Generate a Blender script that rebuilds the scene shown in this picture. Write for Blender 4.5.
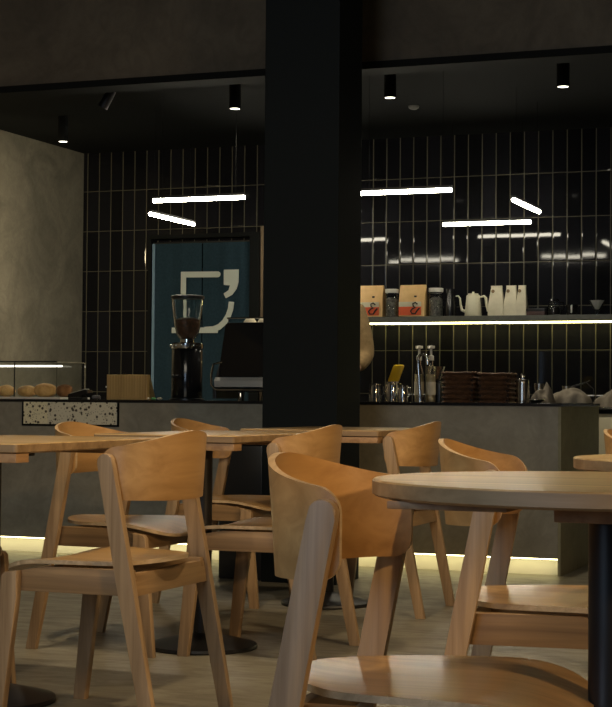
import bpy, bmesh, math, random
from mathutils import Vector, Matrix
random.seed(7)
PI = math.pi
for o in list(bpy.data.objects): bpy.data.objects.remove(o)
SC = bpy.context.scene
COL = SC.collection

# ------------------------------------------------------------------ camera
cd = bpy.data.cameras.new('camera'); cam = bpy.data.objects.new('camera', cd); COL.objects.link(cam)
cd.sensor_fit = 'HORIZONTAL'; cd.sensor_width = 36; cd.lens = 100.0
cam.matrix_world = Matrix.Translation((0, 0, .86)) @ Matrix.Rotation(math.radians(21), 4, 'Z') @ \
    Matrix.Rotation(math.radians(91.567), 4, 'X') @ Matrix.Rotation(math.radians(.45), 4, 'Z')
cd.clip_start = .05
SC.camera = cam
# ------------------------------------------------------------------ view, world, lights
SC.view_settings.view_transform = 'Standard'; SC.view_settings.look = 'None'
SC.view_settings.gamma = 1; SC.view_settings.use_curve_mapping = False
SC.view_settings.exposure = 0.12
w = bpy.data.worlds.new('world'); SC.world = w; w.use_nodes = True
w.node_tree.nodes['Background'].inputs[0].default_value = (.50, .60, .75, 1)
w.node_tree.nodes['Background'].inputs[1].default_value = .030

def area(name, loc, target, size, power, color, sizey=None):
    l = bpy.data.lights.new(name, 'AREA'); l.energy = power; l.color = color; l.size = size
    if sizey: l.shape = 'RECTANGLE'; l.size_y = sizey
    o = bpy.data.objects.new(name, l); COL.objects.link(o); o.location = loc
    o.rotation_euler = (Vector(target) - Vector(loc)).to_track_quat('-Z', 'Y').to_euler(); return o
def spot(name, loc, target, power, color, ang=70, r=.05, blend=.6):
    l = bpy.data.lights.new(name, 'SPOT'); l.energy = power; l.color = color
    l.spot_size = math.radians(ang); l.spot_blend = blend; l.shadow_soft_size = r
    o = bpy.data.objects.new(name, l); COL.objects.link(o); o.location = loc
    o.rotation_euler = (Vector(target) - Vector(loc)).to_track_quat('-Z', 'Y').to_euler(); return o
# daylight from the street windows behind the camera
area('window_daylight', (-1.9, -1.7, 1.9), (-.9, 3.0, .6), 2.0, 42, (.58, .76, 1.0), 1.8)
# warm ceiling spots of the dining room, with two added fill lamps
WARM = (1.0, .70, .38)
spot('dining_spot', (3.3, 1.1, 2.4), (-1.5, 3.6, .6), 290, (1, .64, .30), 60, .16)
spot('shell_fill_spot', (-.55, .8, 2.7), (-.97, 2.74, .68), 120, (1, .62, .26), 15, .04, .5)  # added unseen narrow fill, brightens the inside of the near chair back
spot('dining_spot', (1.3, 4.2, 3.2), (-2.0, 5.0, .5), 110, WARM, 80, .07)
spot('dining_spot', (-2.5, 4.6, 3.3), (-2.4, 4.9, 0), 120, (1, .76, .46), 95, .06)
spot('dining_spot', (-.6, 4.2, 3.3), (-.7, 4.6, 0), 110, (1, .76, .46), 100, .06)
area('front_fill_softbox', (-2.5, 2.0, 3.5), (-3.0, 8.6, .6), 2.2, 62, (1, .90, .72))  # added unseen soft fill for the counter front and floor
# warm lamp over the pastry end of the bar
spot('bar_spot', (-5.55, 8.95, 2.1), (-6.14, 10.1, 1.5), 46, (1, .83, .50), 150, .08, 1)

# ------------------------------------------------------------------ materials
def mat(name, col=(.5, .5, .5), rough=.5, metal=0, emit=None, es=0, trans=0, spec=None, coat=0):
    m = bpy.data.materials.new(name); m.use_nodes = True
    b = m.node_tree.nodes['Principled BSDF']
    b.inputs['Base Color'].default_value = (*col, 1); b.inputs['Roughness'].default_value = rough
    b.inputs['Metallic'].default_value = metal; b.inputs['Transmission Weight'].default_value = trans
    if spec is not None: b.inputs['Specular IOR Level'].default_value = spec
    if coat: b.inputs['Coat Weight'].default_value = coat; b.inputs['Coat Roughness'].default_value = .15
    if emit: b.inputs['Emission Color'].default_value = (*emit, 1); b.inputs['Emission Strength'].default_value = es
    return m
def NL(m): return m.node_tree.nodes, m.node_tree.links, m.node_tree.nodes['Principled BSDF']
def coords(m, scale=(1, 1, 1), kind='Object', rot=(0, 0, 0)):
    n, l, b = NL(m); t = n.new('ShaderNodeTexCoord'); mp = n.new('ShaderNodeMapping')
    mp.inputs['Scale'].default_value = scale; mp.inputs['Rotation'].default_value = rot
    l.new(t.outputs[kind], mp.inputs[0]); return mp.outputs[0]
def noise(m, vec, scale, detail=5, rough=.55, dist=0):
    n, l, b = NL(m); t = n.new('ShaderNodeTexNoise'); t.inputs['Scale'].default_value = scale
    t.inputs['Detail'].default_value = detail; t.inputs['Roughness'].default_value = rough
    t.inputs['Distortion'].default_value = dist; l.new(vec, t.inputs['Vector']); return t.outputs['Fac']
def ramp(m, fac, stops):
    n, l, b = NL(m); r = n.new('ShaderNodeValToRGB'); l.new(fac, r.inputs[0])
    e = r.color_ramp.elements
    while len(e) < len(stops): e.new(.5)
    for k, (p, c) in zip(e, stops): k.position = p; k.color = (*c, 1) if len(c) == 3 else c
    return r.outputs[0]
def bump(m, fac, strength=.2, dist=.01):
    n, l, b = NL(m); u = n.new('ShaderNodeBump'); u.inputs['Strength'].default_value = strength
    u.inputs['Distance'].default_value = dist; l.new(fac, u.inputs['Height']); l.new(u.outputs[0], b.inputs['Normal'])
def mul(m, a, c, k=.5):
    n, l, b = NL(m); x = n.new('ShaderNodeMix'); x.data_type = 'RGBA'; x.blend_type = 'MULTIPLY'
    x.inputs[0].default_value = k; l.new(a, x.inputs[6]); l.new(c, x.inputs[7]); return x.outputs[2]

def wood(name, dark, light, axis, rough=.42, fine=1.0, coat=0):
    """timber with the grain running along one axis of the object"""
    m = mat(name, light, rough, coat=coat); n, l, b = NL(m)
    s = [38, 38, 38]; s['xyz'.index(axis)] = 1.6
    v = coords(m, tuple(s))
    f1 = noise(m, v, 1.0 * fine, 4, .6, .6)
    s2 = [9, 9, 9]; s2['xyz'.index(axis)] = .7
    f2 = noise(m, coords(m, tuple(s2)), 1.0, 3, .5, 1.2)
    c1 = ramp(m, f1, [(.3, dark), (.62, light)])
    c2 = ramp(m, f2, [(.35, (.72, .68, .62)), (.6, (1, 1, 1))])
    l.new(mul(m, c1, c2, .8), b.inputs['Base Color'])
    s3 = [160, 160, 160]; s3['xyz'.index(axis)] = 5
    bump(m, noise(m, coords(m, tuple(s3)), 1, 3), .12, .002)
    return m
M = {}
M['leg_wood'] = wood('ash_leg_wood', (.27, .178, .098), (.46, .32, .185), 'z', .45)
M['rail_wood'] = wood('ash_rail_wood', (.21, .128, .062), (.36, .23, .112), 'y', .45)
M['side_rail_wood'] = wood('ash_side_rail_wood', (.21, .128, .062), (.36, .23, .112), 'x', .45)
M['ply_wood'] = wood('oak_plywood', (.43, .24, .09), (.55, .325, .13), 'y', .36, .7, .15)
M['seat_wood'] = wood('oak_seat_plywood', (.37, .215, .082), (.55, .34, .135), 'x', .28, .7, .25)
M['ply_edge'] = wood('plywood_edge', (.42, .30, .17), (.66, .50, .31), 'y', .5)
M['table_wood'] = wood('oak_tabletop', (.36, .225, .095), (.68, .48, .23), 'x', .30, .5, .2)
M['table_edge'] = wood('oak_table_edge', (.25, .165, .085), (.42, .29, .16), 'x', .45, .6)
M['table_under'] = wood('table_batten_wood', (.30, .17, .08), (.45, .27, .13), 'y', .5)
M['box_wood'] = wood('bamboo_box_wood', (.50, .34, .13), (.60, .42, .17), 'z', .4)
M['black'] = mat('black_powder_coat', (.012, .012, .013), .38)
M['black_matt'] = mat('matt_black_paint', (.006, .007, .007), .8, spec=.15)
M['black_gloss'] = mat('gloss_black_plastic', (.01, .01, .011), .15)
M['steel'] = mat('brushed_steel', (.62, .60, .55), .22, 1)
M['chrome'] = mat('polished_chrome', (.75, .74, .70), .1, 1)
M['glass'] = mat('clear_glass', (.95, .97, .96), .02, trans=1); M['glass'].node_tree.nodes['Principled BSDF'].inputs['IOR'].default_value = 1.3
M['white'] = mat('white_plastic', (.72, .70, .64), .4)
M['cream'] = mat('cream_enamel', (.66, .62, .46), .4)
M['lamp'] = mat('lamp_glow', (1, 1, 1), .5, emit=(1, .93, .74), es=46)
M['led'] = mat('led_strip_glow', (1, 1, 1), .5, emit=(1, .86, .42), es=8.5)
M['shelf_led'] = mat('shelf_led_glow', (1, 1, 1), .5, emit=(.95, .84, .34), es=14)
M['lens'] = mat('downlight_lens_glow', (1, 1, 1), .5, emit=(1, .93, .78), es=5)

def plaster(name, a, b_, scale, rough=.8, bs=.25):
    m = mat(name, a, rough); n, l, b = NL(m)
    v = coords(m, (1, 1, 1))
    f = noise(m, v, scale, 8, .62, 1.1); f2 = noise(m, v, scale * 5, 6, .6, 2)
    l.new(mul(m, ramp(m, f, [(.3, a), (.68, b_)]), ramp(m, f2, [(.3, (.7, .7, .7)), (.65, (1, 1, 1))]), .6), b.inputs['Base Color'])
    bump(m, f2, bs, .006); return m
M['wall_plaster'] = plaster('trowelled_grey_plaster', (.17, .155, .12), (.30, .275, .215), 2.6)
M['beam_plaster'] = plaster('brown_grey_plaster', (.072, .060, .045), (.135, .115, .086), 1.6)
M['counter_concrete'] = plaster('microcement_grey', (.23, .22, .175), (.36, .345, .28), 2.2, .6, .1)
M['side_concrete'] = plaster('microcement_yellow_lit', (.25, .235, .14), (.33, .31, .19), 2.2, .6, .1)  # counter microcement with the yellowish light on its side put into the colour
M['shelf_concrete'] = plaster('shelf_grey', (.10, .10, .085), (.15, .15, .13), 4, .6, .1)

def floor_mat():
    m = mat('polished_concrete_floor', (.3, .28, .22), .35); n, l, b = NL(m)
    v = coords(m); f = noise(m, v, 1.6, 9, .62, .8); f2 = noise(m, coords(m, (3, 9, 1)), 1.4, 7, .65, 1.4)
    l.new(mul(m, ramp(m, f, [(.3, (.175, .160, .125)), (.7, (.31, .29, .23))]),
              ramp(m, f2, [(.36, (.55, .54, .5)), (.58, (1, 1, 1))]), .6), b.inputs['Base Color'])
    l.new(ramp(m, f2, [(.3, (.5,) * 3), (.7, (.34,) * 3)]), b.inputs['Roughness'])
    bump(m, f2, .25, .003); return m
M['floor'] = floor_mat()

def tile_mat():
    m = mat('black_glazed_tile', (.01, .01, .012), .12, spec=.2); n, l, b = NL(m)
    t = n.new('ShaderNodeTexCoord'); sx = n.new('ShaderNodeSeparateXYZ'); l.new(t.outputs['Object'], sx.inputs[0])
    def mth(op, a, c=None, d=None):
        x = n.new('ShaderNodeMath'); x.operation = op
        for i, q in enumerate((a, c, d)):
            if q is None: continue
            if isinstance(q, (int, float)): x.inputs[i].default_value = q
            else: l.new(q, x.inputs[i])
        return x.outputs[0]
    W, Ht = .0985, .30
    u = mth('DIVIDE', mth('ADD', sx.outputs['X'], 2.953 + 100 * W), W)
    v = mth('DIVIDE', mth('ADD', sx.outputs['Z'], -.91 + 10 * Ht), Ht)
    fu, fv = mth('FRACT', u), mth('FRACT', v)
    du = mth('MULTIPLY', mth('MINIMUM', fu, mth('SUBTRACT', 1, fu)), W)
    dv = mth('MULTIPLY', mth('MINIMUM', fv, mth('SUBTRACT', 1, fv)), Ht)
    g = mth('MINIMUM', du, mth('MULTIPLY', dv, 1.5))
    grout = mth('LESS_THAN', g, .0034)
    ed = n.new('ShaderNodeMapRange'); ed.inputs[1].default_value = .002; ed.inputs[2].default_value = .008; l.new(mth('MINIMUM', du, dv), ed.inputs[0])
    cb = n.new('ShaderNodeCombineXYZ'); l.new(mth('FLOOR', u), cb.inputs[0]); l.new(mth('FLOOR', v), cb.inputs[1])
    wn = n.new('ShaderNodeTexWhiteNoise'); l.new(cb.outputs[0], wn.inputs['Vector'])
    mixc = n.new('ShaderNodeMix'); mixc.data_type = 'RGBA'; l.new(grout, mixc.inputs[0])
    l.new(ramp(m, wn.outputs['Value'], [(0, (.006, .006, .007)), (1, (.012, .012, .015))]), mixc.inputs[6])
    mixc.inputs[7].default_value = (.095, .087, .062, 1)
    l.new(mixc.outputs[2], b.inputs['Base Color'])
    l.new(ramp(m, grout, [(0, (.055,) * 3), (1, (.8,) * 3)]), b.inputs['Roughness'])
    # every tile is set at a very slightly different angle
    bu = n.new('ShaderNodeBump'); bu.inputs['Strength'].default_value = .5; bu.inputs['Distance'].default_value = .003
    wav = noise(m, coords(m), 7, 2)
    l.new(mth('ADD', ed.outputs[0], mth('MULTIPLY', wav, .08)), bu.inputs['Height'])
    vm = n.new('ShaderNodeVectorMath'); vm.operation = 'SUBTRACT'; l.new(wn.outputs['Color'], vm.inputs[0]); vm.inputs[1].default_value = (.5, .5, .5)
    vs = n.new('ShaderNodeVectorMath'); vs.operation = 'SCALE'; l.new(vm.outputs[0], vs.inputs[0]); vs.inputs['Scale'].default_value = .007
    va = n.new('ShaderNodeVectorMath'); l.new(bu.outputs[0], va.inputs[0]); l.new(vs.outputs[0], va.inputs[1])
    vn = n.new('ShaderNodeVectorMath'); vn.operation = 'NORMALIZE'; l.new(va.outputs[0], vn.inputs[0])
    l.new(vn.outputs[0], b.inputs['Normal'])
    return m
M['tile'] = tile_mat()

def terrazzo(name, base):
    m = mat(name, base, .35); n, l, b = NL(m)
    v = coords(m)
    vo = n.new('ShaderNodeTexVoronoi'); vo.inputs['Scale'].default_value = 40; l.new(v, vo.inputs['Vector'])
    sz = n.new('ShaderNodeTexVoronoi'); sz.inputs['Scale'].default_value = 80; l.new(v, sz.inputs['Vector'])
    c1 = ramp(m, vo.outputs['Distance'], [(.0, (.05, .045, .035)), (.27, (.07, .06, .05)), (.32, (1, 1, 1))])
    c2 = ramp(m, sz.outputs['Distance'], [(.0, (.18, .16, .12)), (.22, (.2, .18, .14)), (.27, (1, 1, 1))])
    bs = n.new('ShaderNodeRGB'); bs.outputs[0].default_value = (*base, 1)
    l.new(mul(m, mul(m, bs.outputs[0], c1, .95), c2, .7), b.inputs['Base Color']); return m
M['terrazzo'] = terrazzo('speckled_terrazzo', (.72, .70, .56))
M['terrazzo_lit'] = terrazzo('lit_speckled_terrazzo', (.85, .81, .58))  # same terrazzo, the light on its left end painted as a paler base

def fabric(name, a, b_, sc=30, rough=.9):
    m = mat(name, a, rough); n, l, b = NL(m); f = noise(m, coords(m), sc, 4)
    l.new(ramp(m, f, [(.3, a), (.7, b_)]), b.inputs['Base Color']); bump(m, f, .3, .004); return m
M['curtain'] = fabric('petrol_blue_cloth', (.024, .062, .094), (.036, .084, .122), 60)
M['logo'] = mat('pale_grey_print', (.50, .54, .50), .8)
M['linen'] = fabric('taupe_linen', (.13, .112, .088), (.20, .175, .135), 25)
M['kraft'] = fabric('kraft_paper', (.70, .43, .17), (.82, .54, .24), 20, .6)
M['paper'] = fabric('off_white_paper', (.60, .55, .40), (.72, .66, .50), 18, .6)
M['wicker'] = None
def wicker():
    m = mat('dark_brown_wicker', (.1, .05, .02), .6); n, l, b = NL(m)
    f = noise(m, coords(m, (14, 14, 60)), 1, 5, .6, 1.5)
    l.new(ramp(m, f, [(.3, (.028, .012, .006)), (.68, (.16, .075, .03))]), b.inputs['Base Color']); bump(m, f, .8, .01); return m
M['wicker'] = wicker()
M['red'] = mat('red_orange_print', (.72, .11, .03), .6)
M['ink'] = mat('dark_ink', (.02, .015, .012), .6)
M['yellow'] = mat('yellow_plastic', (.85, .58, .02), .4)
M['beans'] = fabric('roasted_coffee_beans', (.02, .01, .006), (.09, .035, .015), 90, .5)
M['grounds'] = fabric('brown_beans', (.05, .02, .01), (.14, .055, .02), 70, .6)
M['pastry'] = fabric('baked_crust', (.62, .32, .09), (.90, .60, .25), 22, .6)
M['pastry_dark'] = fabric('dark_baked_crust', (.22, .09, .03), (.40, .19, .07), 22, .6)
M['sweater'] = fabric('tan_knit', (.20, .135, .06), (.28, .19, .09), 40)
M['dark_cloth'] = fabric('black_cloth', (.012, .012, .014), (.02, .02, .022), 30)
M['skin'] = mat('skin', (.55, .34, .23), .5)
M['hair'] = mat('dark_hair', (.02, .014, .01), .6)
M['green'] = mat('green_sticker', (.15, .45, .15), .5)

# ------------------------------------------------------------------ mesh helpers
def smooth(me, ang=40):
    for p in me.polygons: p.use_smooth = True
    try: me.set_sharp_from_angle(angle=math.radians(ang))
    except Exception: pass
def obj(name, bm, m, parent=None, sm=True, recalc=True):
    if recalc: bmesh.ops.recalc_face_normals(bm, faces=bm.faces[:])
    me = bpy.data.meshes.new(name); bm.to_mesh(me); bm.free()
    for k in (m if isinstance(m, (list, tuple)) else [m]): me.materials.append(k)
    if sm: smooth(me)
    o = bpy.data.objects.new(name, me); COL.objects.link(o)
    if parent: o.parent = parent
    return o
def thing(name, label, cat, loc=(0, 0, 0), rz=0, group=None):
    o = bpy.data.objects.new(name, None); COL.objects.link(o); o.location = loc; o.rotation_euler = (0, 0, rz)
    o.empty_display_size = .05; o['label'] = label; o['category'] = cat
    if group: o['group'] = group
    return o
def tag(o, label, cat, group=None):
    o['label'] = label; o['category'] = cat
    if group: o['group'] = group
    return o
def struct(o): o['kind'] = 'structure'; return o
def box(bm, x0, x1, y0, y1, z0, z1, bev=0, mt=None):
    r = bmesh.ops.create_cube(bm, size=1, matrix=mt if mt else Matrix())
    vs = r['verts']
    for v in vs:
        c = Vector(((x0 + x1) / 2 + (x1 - x0) * v.co.x, (y0 + y1) / 2 + (y1 - y0) * v.co.y, (z0 + z1) / 2 + (z1 - z0) * v.co.z)); v.co = c
    if bev:
        es = list({e for v in vs for e in v.link_edges})
        bmesh.ops.bevel(bm, geom=es, offset=bev, segments=2, profile=.6, affect='EDGES')
    return vs
def BOX(*a, **k): bm = bmesh.new(); box(bm, *a, **k); return bm
def lathe(bm, prof, c=(0, 0, 0), seg=28, closed=True):
    rings = []
    for r, z in prof:
        if r < 1e-5: rings.append([bm.verts.new((c[0], c[1], c[2] + z))])
        else: rings.append([bm.verts.new((c[0] + r * math.cos(2 * PI * i / seg), c[1] + r * math.sin(2 * PI * i / seg), c[2] + z)) for i in range(seg)])
    for a, b in zip(rings, rings[1:]):
        for i in range(seg):
            j = (i + 1) % seg
            f = [a[i % len(a)], a[j % len(a)], b[j % len(b)], b[i % len(b)]]
            f = list(dict.fromkeys(f))
            if len(f) > 2: bm.faces.new(f)
    if closed:
        for r in (rings[0], rings[-1]):
            if len(r) > 2: bm.faces.new(r)
def LATHE(prof, c=(0, 0, 0), seg=28, closed=True): bm = bmesh.new(); lathe(bm, prof, c, seg, closed); return bm
def tube(bm, pts, r, seg=10):
    pts = [Vector(p) for p in pts]; rs = r if isinstance(r, (list, tuple)) else [r] * len(pts)
    up = None; rings = []
    for i, p in enumerate(pts):
        d = (pts[min(i + 1, len(pts) - 1)] - pts[max(i - 1, 0)]).normalized()
        if up is None: up = d.orthogonal().normalized()
        up = (up - d * up.dot(d)).normalized(); q = d.cross(up)
        rings.append([bm.verts.new(p + (up * math.cos(2 * PI * k / seg) + q * math.sin(2 * PI * k / seg)) * rs[i]) for k in range(seg)])
    for a, b in zip(rings, rings[1:]):
        for k in range(seg): bm.faces.new([a[k], a[(k + 1) % seg], b[(k + 1) % seg], b[k]])
    bm.faces.new(rings[0]); bm.faces.new(rings[-1])
def TUBE(pts, r, seg=10): bm = bmesh.new(); tube(bm, pts, r, seg); return bm
def prism(bm, poly, axis, a, b, bev=0):
    """extrude a 2D polygon along an axis: poly lies in the two other axes"""
    def P(u, v, w_): return {'x': (w_, u, v), 'y': (u, w_, v), 'z': (u, v, w_)}[axis]
    A = [bm.verts.new(P(u, v, a)) for u, v in poly]; B = [bm.verts.new(P(u, v, b)) for u, v in poly]
    n = len(poly); fs = [bm.faces.new(A), bm.faces.new(B[::-1])]
    for i in range(n): fs.append(bm.faces.new([A[i], B[i], B[(i + 1) % n], A[(i + 1) % n]]))
    if bev:
        es = list({e for f in fs[:2] for e in f.edges}); bmesh.ops.bevel(bm, geom=es, offset=bev, segments=2, profile=.6, affect='EDGES')
def PRISM(*a, **k): bm = bmesh.new(); prism(bm, *a, **k); return bm
def copy_tree(root):
    """a copy of a thing with copies of its parts and sub-parts"""
    r = root.copy(); COL.objects.link(r)
    for ch in list(root.children):
        c = ch.copy(); COL.objects.link(c); c.parent = r
        for g in list(ch.children):
            d = g.copy(); COL.objects.link(d); d.parent = c
    return r

# ------------------------------------------------------------------ the room
def S(name, bm, m): return struct(obj(name, bm, m, sm=False))
S('floor', BOX(-6.3, 4.0, -3.2, 11.4, -.1, 0), M['floor'])
S('wall_left', BOX(-6.34, -6.14, -3.2, 11.3, 0, 3.6), M['wall_plaster'])
S('wall_back', BOX(-6.34, 4.0, 11.3, 11.45, 0, 3.6), M['tile'])
S('wall_right', BOX(4.0, 4.2, 1.5, 11.45, 0, 3.6), M['beam_plaster'])
S('ceiling', BOX(-6.14, 4.0, 8.35, 11.3, 2.70, 2.8), M['black_matt'])
S('ceiling_dining', BOX(-6.14, 4.0, -3.2, 8.2, 3.6, 3.7), M['black_matt'])
S('wall_bulkhead', BOX(-6.14, 4.0, 8.2, 8.35, 2.59, 3.6), M['beam_plaster'])
S('trim_1', BOX(-6.14, 4.0, 8.185, 8.36, 2.555, 2.592), M['black_matt'])
S('wall_pillar', BOX(-3.08, -2.703, 7.45, 7.776, 0, 3.6, bev=.004), mat('pillar_black', (.005, .0085, .0105), .7, spec=.2))

# ------------------------------------------------------------------ bar counter
CT = .853
ctr = thing('bar_counter', 'long grey microcement bar counter with black top and glowing base', 'counter', (0, 0, 0))
CX = -1.836
bm = bmesh.new()
box(bm, -6.13, -4.876, 8.3, 8.36, .085, .838); box(bm, -4.274, CX - .0125, 8.3, 8.36, .085, .838); box(bm, -4.876, -4.274, 8.3, 8.36, .085, .705)
obj('front_panel', bm, M['counter_concrete'], ctr, sm=False)
obj('side_panel', BOX(CX - .012, CX + .002, 8.302, 9.25, .0, .838), M['side_concrete'], ctr, sm=False)
obj('body', BOX(-6.13, CX - .06, 8.38, 9.24, .0, .836), M['black_matt'], ctr, sm=False)
pl = obj('plinth', BOX(-6.12, CX - .013, 8.362, 8.378, .0, .085), mat('plinth_pale', (.72, .70, .62), .6), ctr, sm=False)
pl['label'] = 'pale recessed plinth lit by the strip'
obj('led_strip', BOX(-6.12, CX - .013, 8.303, 8.322, .080, .0848), M['led'], ctr, sm=False)
obj('countertop', BOX(-6.13, CX + .006, 8.29, 9.26, .8385, CT, bev=.001), M['black_gloss'], ctr, sm=False)
tf = obj('terrazzo_panel', BOX(-4.718, -4.283, 8.296, 8.35, .716, .838), M['terrazzo'], ctr, sm=False)
tf['label'] = 'speckled terrazzo inset'
tp = obj('terrazzo_panel', BOX(-4.868, -4.7185, 8.293, 8.35, .716, .838), M['terrazzo_lit'], ctr, sm=False)
tp['label'] = 'lit end of the terrazzo inset, light put into its colour'
bm = bmesh.new(); box(bm, -4.876, -4.868, 8.29, 8.35, .708, .838); box(bm, -4.283, -4.275, 8.29, 8.35, .708, .838); box(bm, -4.876, -4.275, 8.29, 8.35, .706, .716)
obj('inset_frame', bm, M['black_matt'], ctr, sm=False)

cab = thing('back_cabinet', 'cream fronted low cabinet with steel top behind the counter end', 'cabinet', (-1.55, 10.0, 0))
obj('cabinet_body', BOX(-.55, 1.3, -.30, .60, .06, .795), M['cream'], cab, sm=False)
obj('cabinet_door', BOX(.36, .95, -.318, -.302, .08, .775, bev=.003), M['cream'], cab)
obj('cabinet_door', BOX(-.53, .34, -.318, -.302, .08, .775, bev=.003), M['cream'], cab)
obj('cabinet_foot', BOX(-.50, 1.25, -.25, .55, 0, .06), M['black_matt'], cab, sm=False)
obj('shadow_gap', BOX(-.54, 1.29, -.315, .59, .795, .815), M['black_matt'], cab, sm=False).name = 'black_top_band'
obj('steel_top', BOX(-.55, 1.3, -.33, .60, .815, .833, bev=.002), M['steel'], cab)

# ------------------------------------------------------------------ wall shelf with led strip
sh = thing('wall_shelf', 'long grey shelf on the black tiled wall, lit from beneath', 'shelf', (-2.4, 11.3, 1.40))
obj('shelf_board', BOX(-2.2, 3.2, -.26, -.004, 0, .034, bev=.002), M['shelf_concrete'], sh, sm=False)
obj('led_strip', BOX(-1.437, 3.1, -.085, -.065, -.010, -.0005), M['shelf_led'], sh, sm=False)
SZ = 1.4345

# ------------------------------------------------------------------ linear pendant lamps
def bar_lamp(p0, p1, label):
    p0 = Vector(p0); p1 = Vector(p1); c = (p0 + p1) / 2; t = thing('linear_pendant_lamp', label, 'lamp', tuple(c), 0, 'linear tube lamps over the bar')
    d = (p1 - p0) / 2; L = d.length; dn = d.normalized()
    up = Vector((0, 0, 1))
    obj('tube', TUBE([-d, -d * .985, d * .985, d], [.007, .0115, .0115, .007], 12), M['lamp'], t)
    bm = bmesh.new(); s = dn.cross(up)
    for k in (-1, 1):
        pass
    vs = box(bm, -L, L, -.012, .012, .012, .026)
    bmesh.ops.rotate(bm, verts=bm.verts[:], cent=(0, 0, 0), matrix=Matrix.Rotation(math.atan2(dn.y, dn.x), 3, 'Z'))
    obj('housing', bm, M['black'], t, sm=False)
    for k in (-.8, .8):
        q = d * k; obj('hanging_wire', TUBE([q + Vector((0, 0, .027)), q + Vector((0, 0, 2.70 - c.z))], .0008, 5), M['black_matt'], t)
bar_lamp((-4.463, 9.07, 2.035), (-3.869, 9.07, 2.035), 'glowing tube lamp level above the coffee grinder, upper left pair')
bar_lamp((-4.78, 9.67, 2.03), (-4.78, 10.34, 2.03), 'short slanting tube lamp left of the pillar above the blue curtain')
bar_lamp((-3.162, 9.07, 2.032), (-2.621, 9.07, 2.032), 'highest glowing tube lamp just right of the black pillar')
bar_lamp((-3.199, 10.86, 2.034), (-2.602, 10.86, 2.034), 'lower level tube lamp in front of the tiles, above the kettle')
bar_lamp((-4.47, 10.86, 2.034), (-3.88, 10.86, 2.034), 'tube lamp behind the pillar, seen only as a reflection in the tiles')
bar_lamp((-2.41, 9.61, 2.03), (-2.41, 10.275, 2.03), 'short slanting tube lamp on the right above the wall shelf')

# ------------------------------------------------------------------ ceiling downlights
def downlight(x, y, label, pw):
    t = thing('downlight', label, 'ceiling light', (x, y, 2.70), 0, 'black cylinder downlights')
    bm = bmesh.new(); lathe(bm, [(0, 0), (.034, 0), (.034, -.165), (.029, -.165), (.026, -.150), (0, -.150)], seg=24); obj('housing', bm, M['black_matt'], t)
    obj('lens', LATHE([(0, -.1515), (.0255, -.1515), (.0285, -.1640), (0, -.1645)], seg=24), M['lens'], t)
    spot('downlight_beam', (x, y, 2.53), (x, y, 0), pw, (1, .86, .62), 105, .03)
downlight(-5.461, 9.763, 'black cylinder downlight nearest the grey plaster wall', 30)
downlight(-3.891, 8.962, 'black cylinder downlight just left of the pillar', 45)
downlight(-2.933, 8.907, 'black cylinder downlight just right of the pillar', 45)
downlight(-1.959, 8.886, 'black cylinder downlight on the far right of the ceiling', 40)
ts = thing('track_spotlight', 'small unlit black spotlight tilted under the ceiling at left', 'spotlight', (-4.55, 8.75, 2.70))
obj('mount', LATHE([(0, 0), (.03, 0), (.03, -.025), (0, -.025)]), M['black'], ts)
obj('head', TUBE([(0, 0, -.03), (-.03, .0, -.06), (-.085, .0, -.15)], [.012, .028, .030], 16), M['black'], ts)
spk = thing('smoke_detector', 'tiny pale ceiling detector on the black ceiling right of the pillar', 'detector', (-3.17, 10.1, 2.70))
obj('cover', LATHE([(0, 0), (.035, 0), (.033, -.012), (.018, -.022), (0, -.022)], seg=20), mat('detector_grey', (.16, .16, .15), .5), spk)
dr = thing('ceiling_track', 'grey track bar fixed to the ceiling at the far right', 'track', (-1.70, 8.9, 2.70))
obj('rail', BOX(-.16, .7, -.02, .02, -.03, 0), mat('track_grey', (.10, .10, .095), .5), dr, sm=False)

# ------------------------------------------------------------------ curtain with the cup mark
cu = thing('doorway_curtain', 'petrol blue cloth hung in a doorway with a pale cup mark', 'curtain', (0, 11.23, 0))
def fold(x): return .010 * math.sin((x + 5.5) * 19) + .004 * math.sin((x + 5.5) * 53)
def curtain(x0, x1):
    bm = bmesh.new(); n = 44; g = []
    for i in range(n + 1):
        x = x0 + (x1 - x0) * i / n
        g.append([bm.verts.new((x, fold(x) * (.35 + .65 * j / 8), 1.995 - 1.99 * j / 8)) for j in range(9)])
    for i in range(n):
        for j in range(8): bm.faces.new([g[i][j], g[i + 1][j], g[i + 1][j + 1], g[i][j + 1]])
    r = bmesh.ops.solidify(bm, geom=bm.faces[:], thickness=.003); return bm
obj('cloth_panel', curtain(-5.505, -5.128), M['curtain'], cu)
obj('cloth_panel', curtain(-5.120, -4.752), M['curtain'], cu)
obj('rod', TUBE([(-5.53, .01, 2.0), (-4.74, .01, 2.0)], .008), M['black'], cu)
edge = obj('lit_edge_strip', BOX(-5.518, -5.497, -.016, -.010, .02, 1.995), mat('lit_edge_blue', (.16, .26, .36), .8), cu, sm=False)  # light along the cloth's left edge, painted as a paler strip
edge['label'] = 'lit left edge of the cloth, light put into its colour'
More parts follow.
